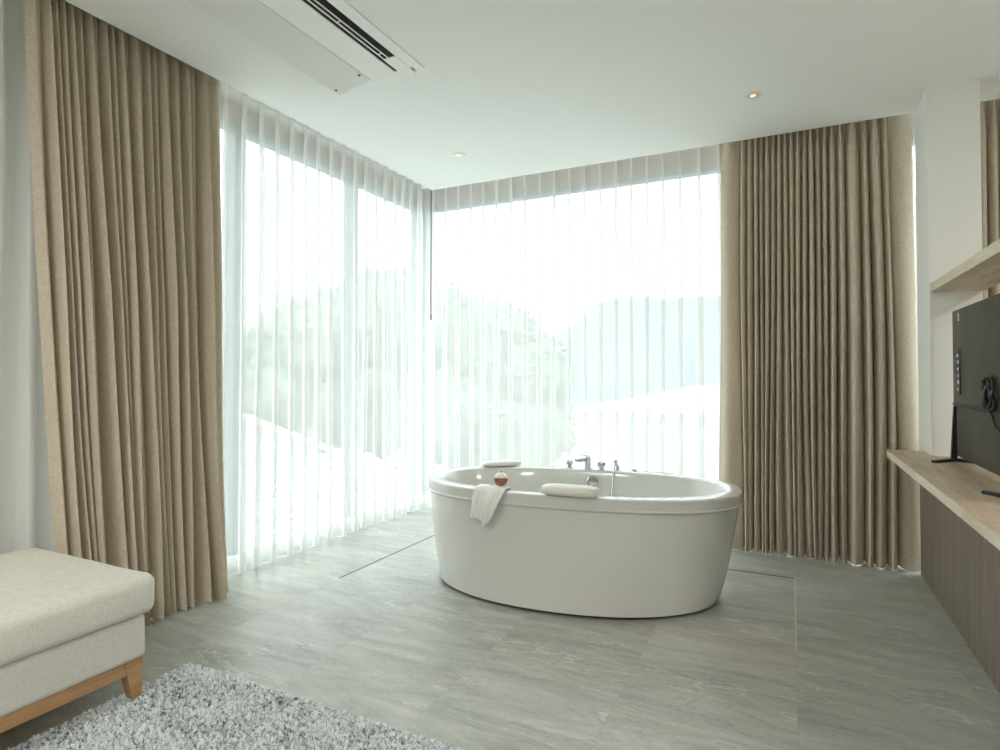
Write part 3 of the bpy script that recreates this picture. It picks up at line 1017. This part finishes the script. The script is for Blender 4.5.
def canopy(name, label, blobs, seed, trunk, leaves=5000, group=None):
    r = random.Random(seed)
    x, y = trunk
    t = empty(name, (x, y, GZ), label, 'tree', group)
    top = blobs[0][2]
    mb = MB().tube([(x, y, GZ), (x + .2, y, GZ + (top - GZ) * .4), (x, y + .2, top)], [.5, .36, .15], 10)
    for b in blobs[1:]:
        mb.tube([(x + .1, y, GZ + (top - GZ) * .35), ((x + b[0]) / 2, (y + b[1]) / 2, (top + b[2]) / 2 - .5), (b[0], b[1], b[2])], [.22, .16, .06], 7)
    mb.build('trunk', M['bark'], t)
    f = MB()
    tot = sum(b[3] ** 2 for b in blobs)
    for (bx, by, bz, br, *rest) in blobs:
        sz = rest[0] if rest else .8
        bm = bmesh.new()
        bmesh.ops.create_icosphere(bm, subdivisions=4, radius=1)
        ph = r.uniform(0, 50)
        for v in bm.verts:
            d = v.co.normalized()
            k = br * (.93 + .16 * noise.noise(d * 2.2 + Vector((ph, 0, 0))) + .10 * noise.noise(d * 6 + Vector((0, ph, 0))))
            v.co = Vector((bx + d.x * k, by + d.y * k, bz + d.z * k * sz))
        f.frombm(bm)
        for _ in range(int(leaves * br * br / tot)):
            a = r.uniform(0, 2 * PI); zc = r.uniform(-.5, 1)
            q = math.sqrt(max(0, 1 - zc * zc))
            d = Vector((q * math.cos(a), q * math.sin(a), zc))
            k = br * r.uniform(.93, 1.09)
            c0 = Vector((bx + d.x * k, by + d.y * k, bz + d.z * k * sz))
            u = Vector((r.uniform(-1, 1), r.uniform(-1, 1), r.uniform(-1, 1))).normalized()
            w2 = u.cross(d)
            if w2.length < .05: continue
            w2.normalize()
            s = r.uniform(.10, .24)
            f.add([c0 - u * s, c0 - w2 * s * .45, c0 + u * s, c0 + w2 * s * .45], [(0, 1, 2, 3)])
    f.build('foliage', M['leaves'], t, smooth=False)

def push(bl, k):
    return [(b[0] * k, b[1] * k, H + (b[2] - H) * k, b[3] * k) for b in bl]
canopy('broadleaf_tree', 'large dense tree seen through the left sheer curtain, left of the mullion',
       push([(-22, 22.5, 2.2, 3.0), (-23, 25.6, 3.0, 3.6), (-22, 19.6, -.2, 2.6), (-21, 24, -1.0, 3.8), (-22, 21, -2.4, 3.2)], 1.04), 3, (-22.9, 23.9))
canopy('broadleaf_tree', 'tallest dense tree seen through the left sheer curtain, right of the mullion',
       push([(-22, 29.6, 4.6, 3.9), (-22, 33.2, 4.2, 4.0), (-21, 28, .6, 3.9), (-22, 32, -.2, 4.4), (-22, 36, .5, 4)], 1.62), 6, (-35.6, 50.2), 8000)
canopy('broadleaf_tree', 'dense tree seen through the back sheer curtain beside the window corner',
       push([(-18.6, 30, 3.5, 3.8), (-15.4, 30, 2.6, 3.4), (-13.0, 30, 1.2, 2.7), (-17, 29, -1, 4), (-13.2, 29.4, -1.8, 3.0)], .77), 9, (-12.3, 23.4))

# mountain ridges: solid terrain strips
def ridge(name, label, y0, depth, pts, seed, m):
    """pts: (x, z of crest); slopes fall to both sides"""
    mb = MB()
    NX, NY = 90, 24
    xs = [p_[0] for p_ in pts]; zs = [p_[1] for p_ in pts]
    vs = []
    for j in range(NY + 1):
        v = j / NY
        for i in range(NX + 1):
            x = xs[0] + (xs[-1] - xs[0]) * i / NX
            cz = np.interp(x, xs, zs)
            k = 1 - abs(v - .55) / .55 if v < .55 else 1 - (v - .55) / .45
            k = max(0, k) ** .8
            z = GZ + (cz - GZ) * k
            z += (1 - abs(2 * k - 1)) * 3 * noise.noise(Vector((x * .05, v * 3, seed))) + k * .5 * noise.noise(Vector((x * .3, v * 6, seed)))
            vs.append((x, y0 + depth * (v - .55), z))
    n = NX + 1
    mb.add(vs, [(j * n + i, j * n + i + 1, (j + 1) * n + i + 1, (j + 1) * n + i) for j in range(NY) for i in range(NX)])
    o = mb.build(name, m, None, smooth=True, angle=80)
    tag(o, label, 'hill', kind='structure')
Ks = 120 / 30
ridge('distant_hill', 'hazy rounded hill far beyond the back window', 120, 60,
      [(-90, 16), (-60, 12), (-46, 9.5), (-41, 12), (-35, 16.9), (-29, 17.4), (-20, 16.4), (-11, 16.8), (0, 18.5), (20, 20), (50, 14), (80, 8)], 4, M['hill_haze_tint'])

# neighbouring house on the left: white gable wall with a raking roof edge, tiled lower roof in front
hs_ = empty('neighbouring_house', (-11.5, 10, GZ), 'white house with a sloping roof edge seen low through the left sheer', 'building')
X0 = -10.0
yA, zA, yB, zB = 6.5, 1.16, 15.2, -2.12
MB().hexa([(X0, yA, GZ), (X0, yB, GZ), (X0 - 4, yB, GZ), (X0 - 4, yA, GZ),
           (X0, yA, zA - .12), (X0, yB, zB - .12), (X0 - 4, yB, zB - .12), (X0 - 4, yA, zA - .12)]).build('wall', M['render_white'], hs_, smooth=False)
MB().hexa([(X0 + .25, yA, zA - .12), (X0 + .25, yB, zB - .12), (X0 - 4.2, yB, zB - .12), (X0 - 4.2, yA, zA - .12),
           (X0 + .25, yA, zA), (X0 + .25, yB, zB), (X0 - 4.2, yB, zB), (X0 - 4.2, yA, zA)]).build('roof', M['roof_white'], hs_, smooth=False)
lr = MB()
n_ = 14
for k in range(n_):
    t0, t1 = k / n_, (k + 1) / n_
    xa, xb = X0 + .02 + 3.4 * t0, X0 + .02 + 3.4 * t1 + .06
    za, zb_ = -.62 - 1.35 * t0, -.62 - 1.35 * t1
    lr.hexa([(xa, 3.5, za - .06), (xb, 3.5, zb_ - .02), (xb, 12.0, zb_ - .02), (xa, 12.0, za - .06),
             (xa, 3.5, za), (xb, 3.5, zb_ + .04), (xb, 12.0, zb_ + .04), (xa, 12.0, za)])
lr.build('lower_roof', M['roof_grey'], hs_, smooth=False)
MB().box(X0 + .05, X0 + 3.2, 3.7, 11.8, GZ, -2.05).build('annex_wall', M['render_white'], hs_, smooth=False)

# flat-roofed white building beyond the back window
fb = empty('flat_roof_building', (-1.8, 16, GZ), 'low white building with a flat roof seen behind the back sheer', 'building')
MB().box(-4.6, 2.5, 14, 19, GZ, .10).build('wall', M['render_white'], fb, smooth=False)
MB().box(-4.7, 2.6, 13.85, 19.1, .30, .44).build('roof_slab', M['roof_white'], fb, smooth=False)
MB().box(-4.65, 2.55, 13.95, 19.05, .10, .30).build('fascia', M['roof_grey'], fb, smooth=False)
MB().hexa([(-4.4, 14.6, .44), (2.5, 14.6, .44), (2.5, 18, .44), (-4.4, 18, .44),
           (-2.2, 15.2, .92), (2.5, 15.2, .92), (2.5, 17.2, .92), (-2.2, 17.2, .92)]).build('skylight_roof', M['roof_white'], fb, smooth=False)

# ------------------------------------------------------------------ light
wd = bpy.data.worlds.new('overcast_sky')
SC.world = wd
wd.use_nodes = True
bg = wd.node_tree.nodes['Background']
tc = wd.node_tree.nodes.new('ShaderNodeTexCoord')
sp = wd.node_tree.nodes.new('ShaderNodeSeparateXYZ')
wd.node_tree.links.new(tc.outputs['Generated'], sp.inputs[0])
cr = wd.node_tree.nodes.new('ShaderNodeValToRGB')
# an overcast sky is about three times brighter overhead than at the horizon
cr.color_ramp.elements[0].position = 0.0; cr.color_ramp.elements[0].color = (.42, .435, .45, 1)
cr.color_ramp.elements[1].position = 1.0; cr.color_ramp.elements[1].color = (.95, 1, 1.02, 1)
wd.node_tree.links.new(sp.outputs[2], cr.inputs[0])
wd.node_tree.links.new(cr.outputs[0], bg.inputs['Color'])
bg.inputs['Strength'].default_value = 7.0

# unseen fill lights added overhead to brighten the interior
def fill_light(x, y, e):
    l = bpy.data.lights.new('fill_light', 'AREA')
    l.shape = 'DISK'; l.size = .5; l.energy = e; l.color = (1, .96, .90)
    o = bpy.data.objects.new('fill_light', l)
    COL.objects.link(o); o.location = (x, y, ZC - .03)
for x, y in ((-1.7, -.9), (0.0, -1.6), (1.9, -1.0), (2.6, 1.6)):
    fill_light(x, y, 31)

GROUPS = {'blackout_curtain': 'thick beige curtains at the windows', 'sheer_curtain': 'white sheer curtains across the windows',
          'curtain_track': 'curtain tracks in the ceiling recess', 'downlight': 'small recessed downlights', 'bath_pillow': 'white headrests on the bathtub rim',
          'broadleaf_tree': 'trees beyond the windows', 'curtain_wand': 'curtain pull wands'}
for o in SC.objects:
    k_ = o.name.split('.')[0]
    if o.parent is None and k_ in GROUPS and 'group' not in o:
        o['group'] = GROUPS[k_]

SC.view_settings.view_transform = 'Standard'
SC.view_settings.look = 'None'
SC.view_settings.gamma = 1
SC.view_settings.exposure = 0.32
SC.view_settings.use_curve_mapping = False
SC.cycles.use_denoising = True
SC.cycles.max_bounces = 12
SC.cycles.diffuse_bounces = 9
SC.cycles.glossy_bounces = 4
SC.cycles.transmission_bounces = 6
SC.cycles.transparent_max_bounces = 32
SC.cycles.sample_clamp_indirect = 8
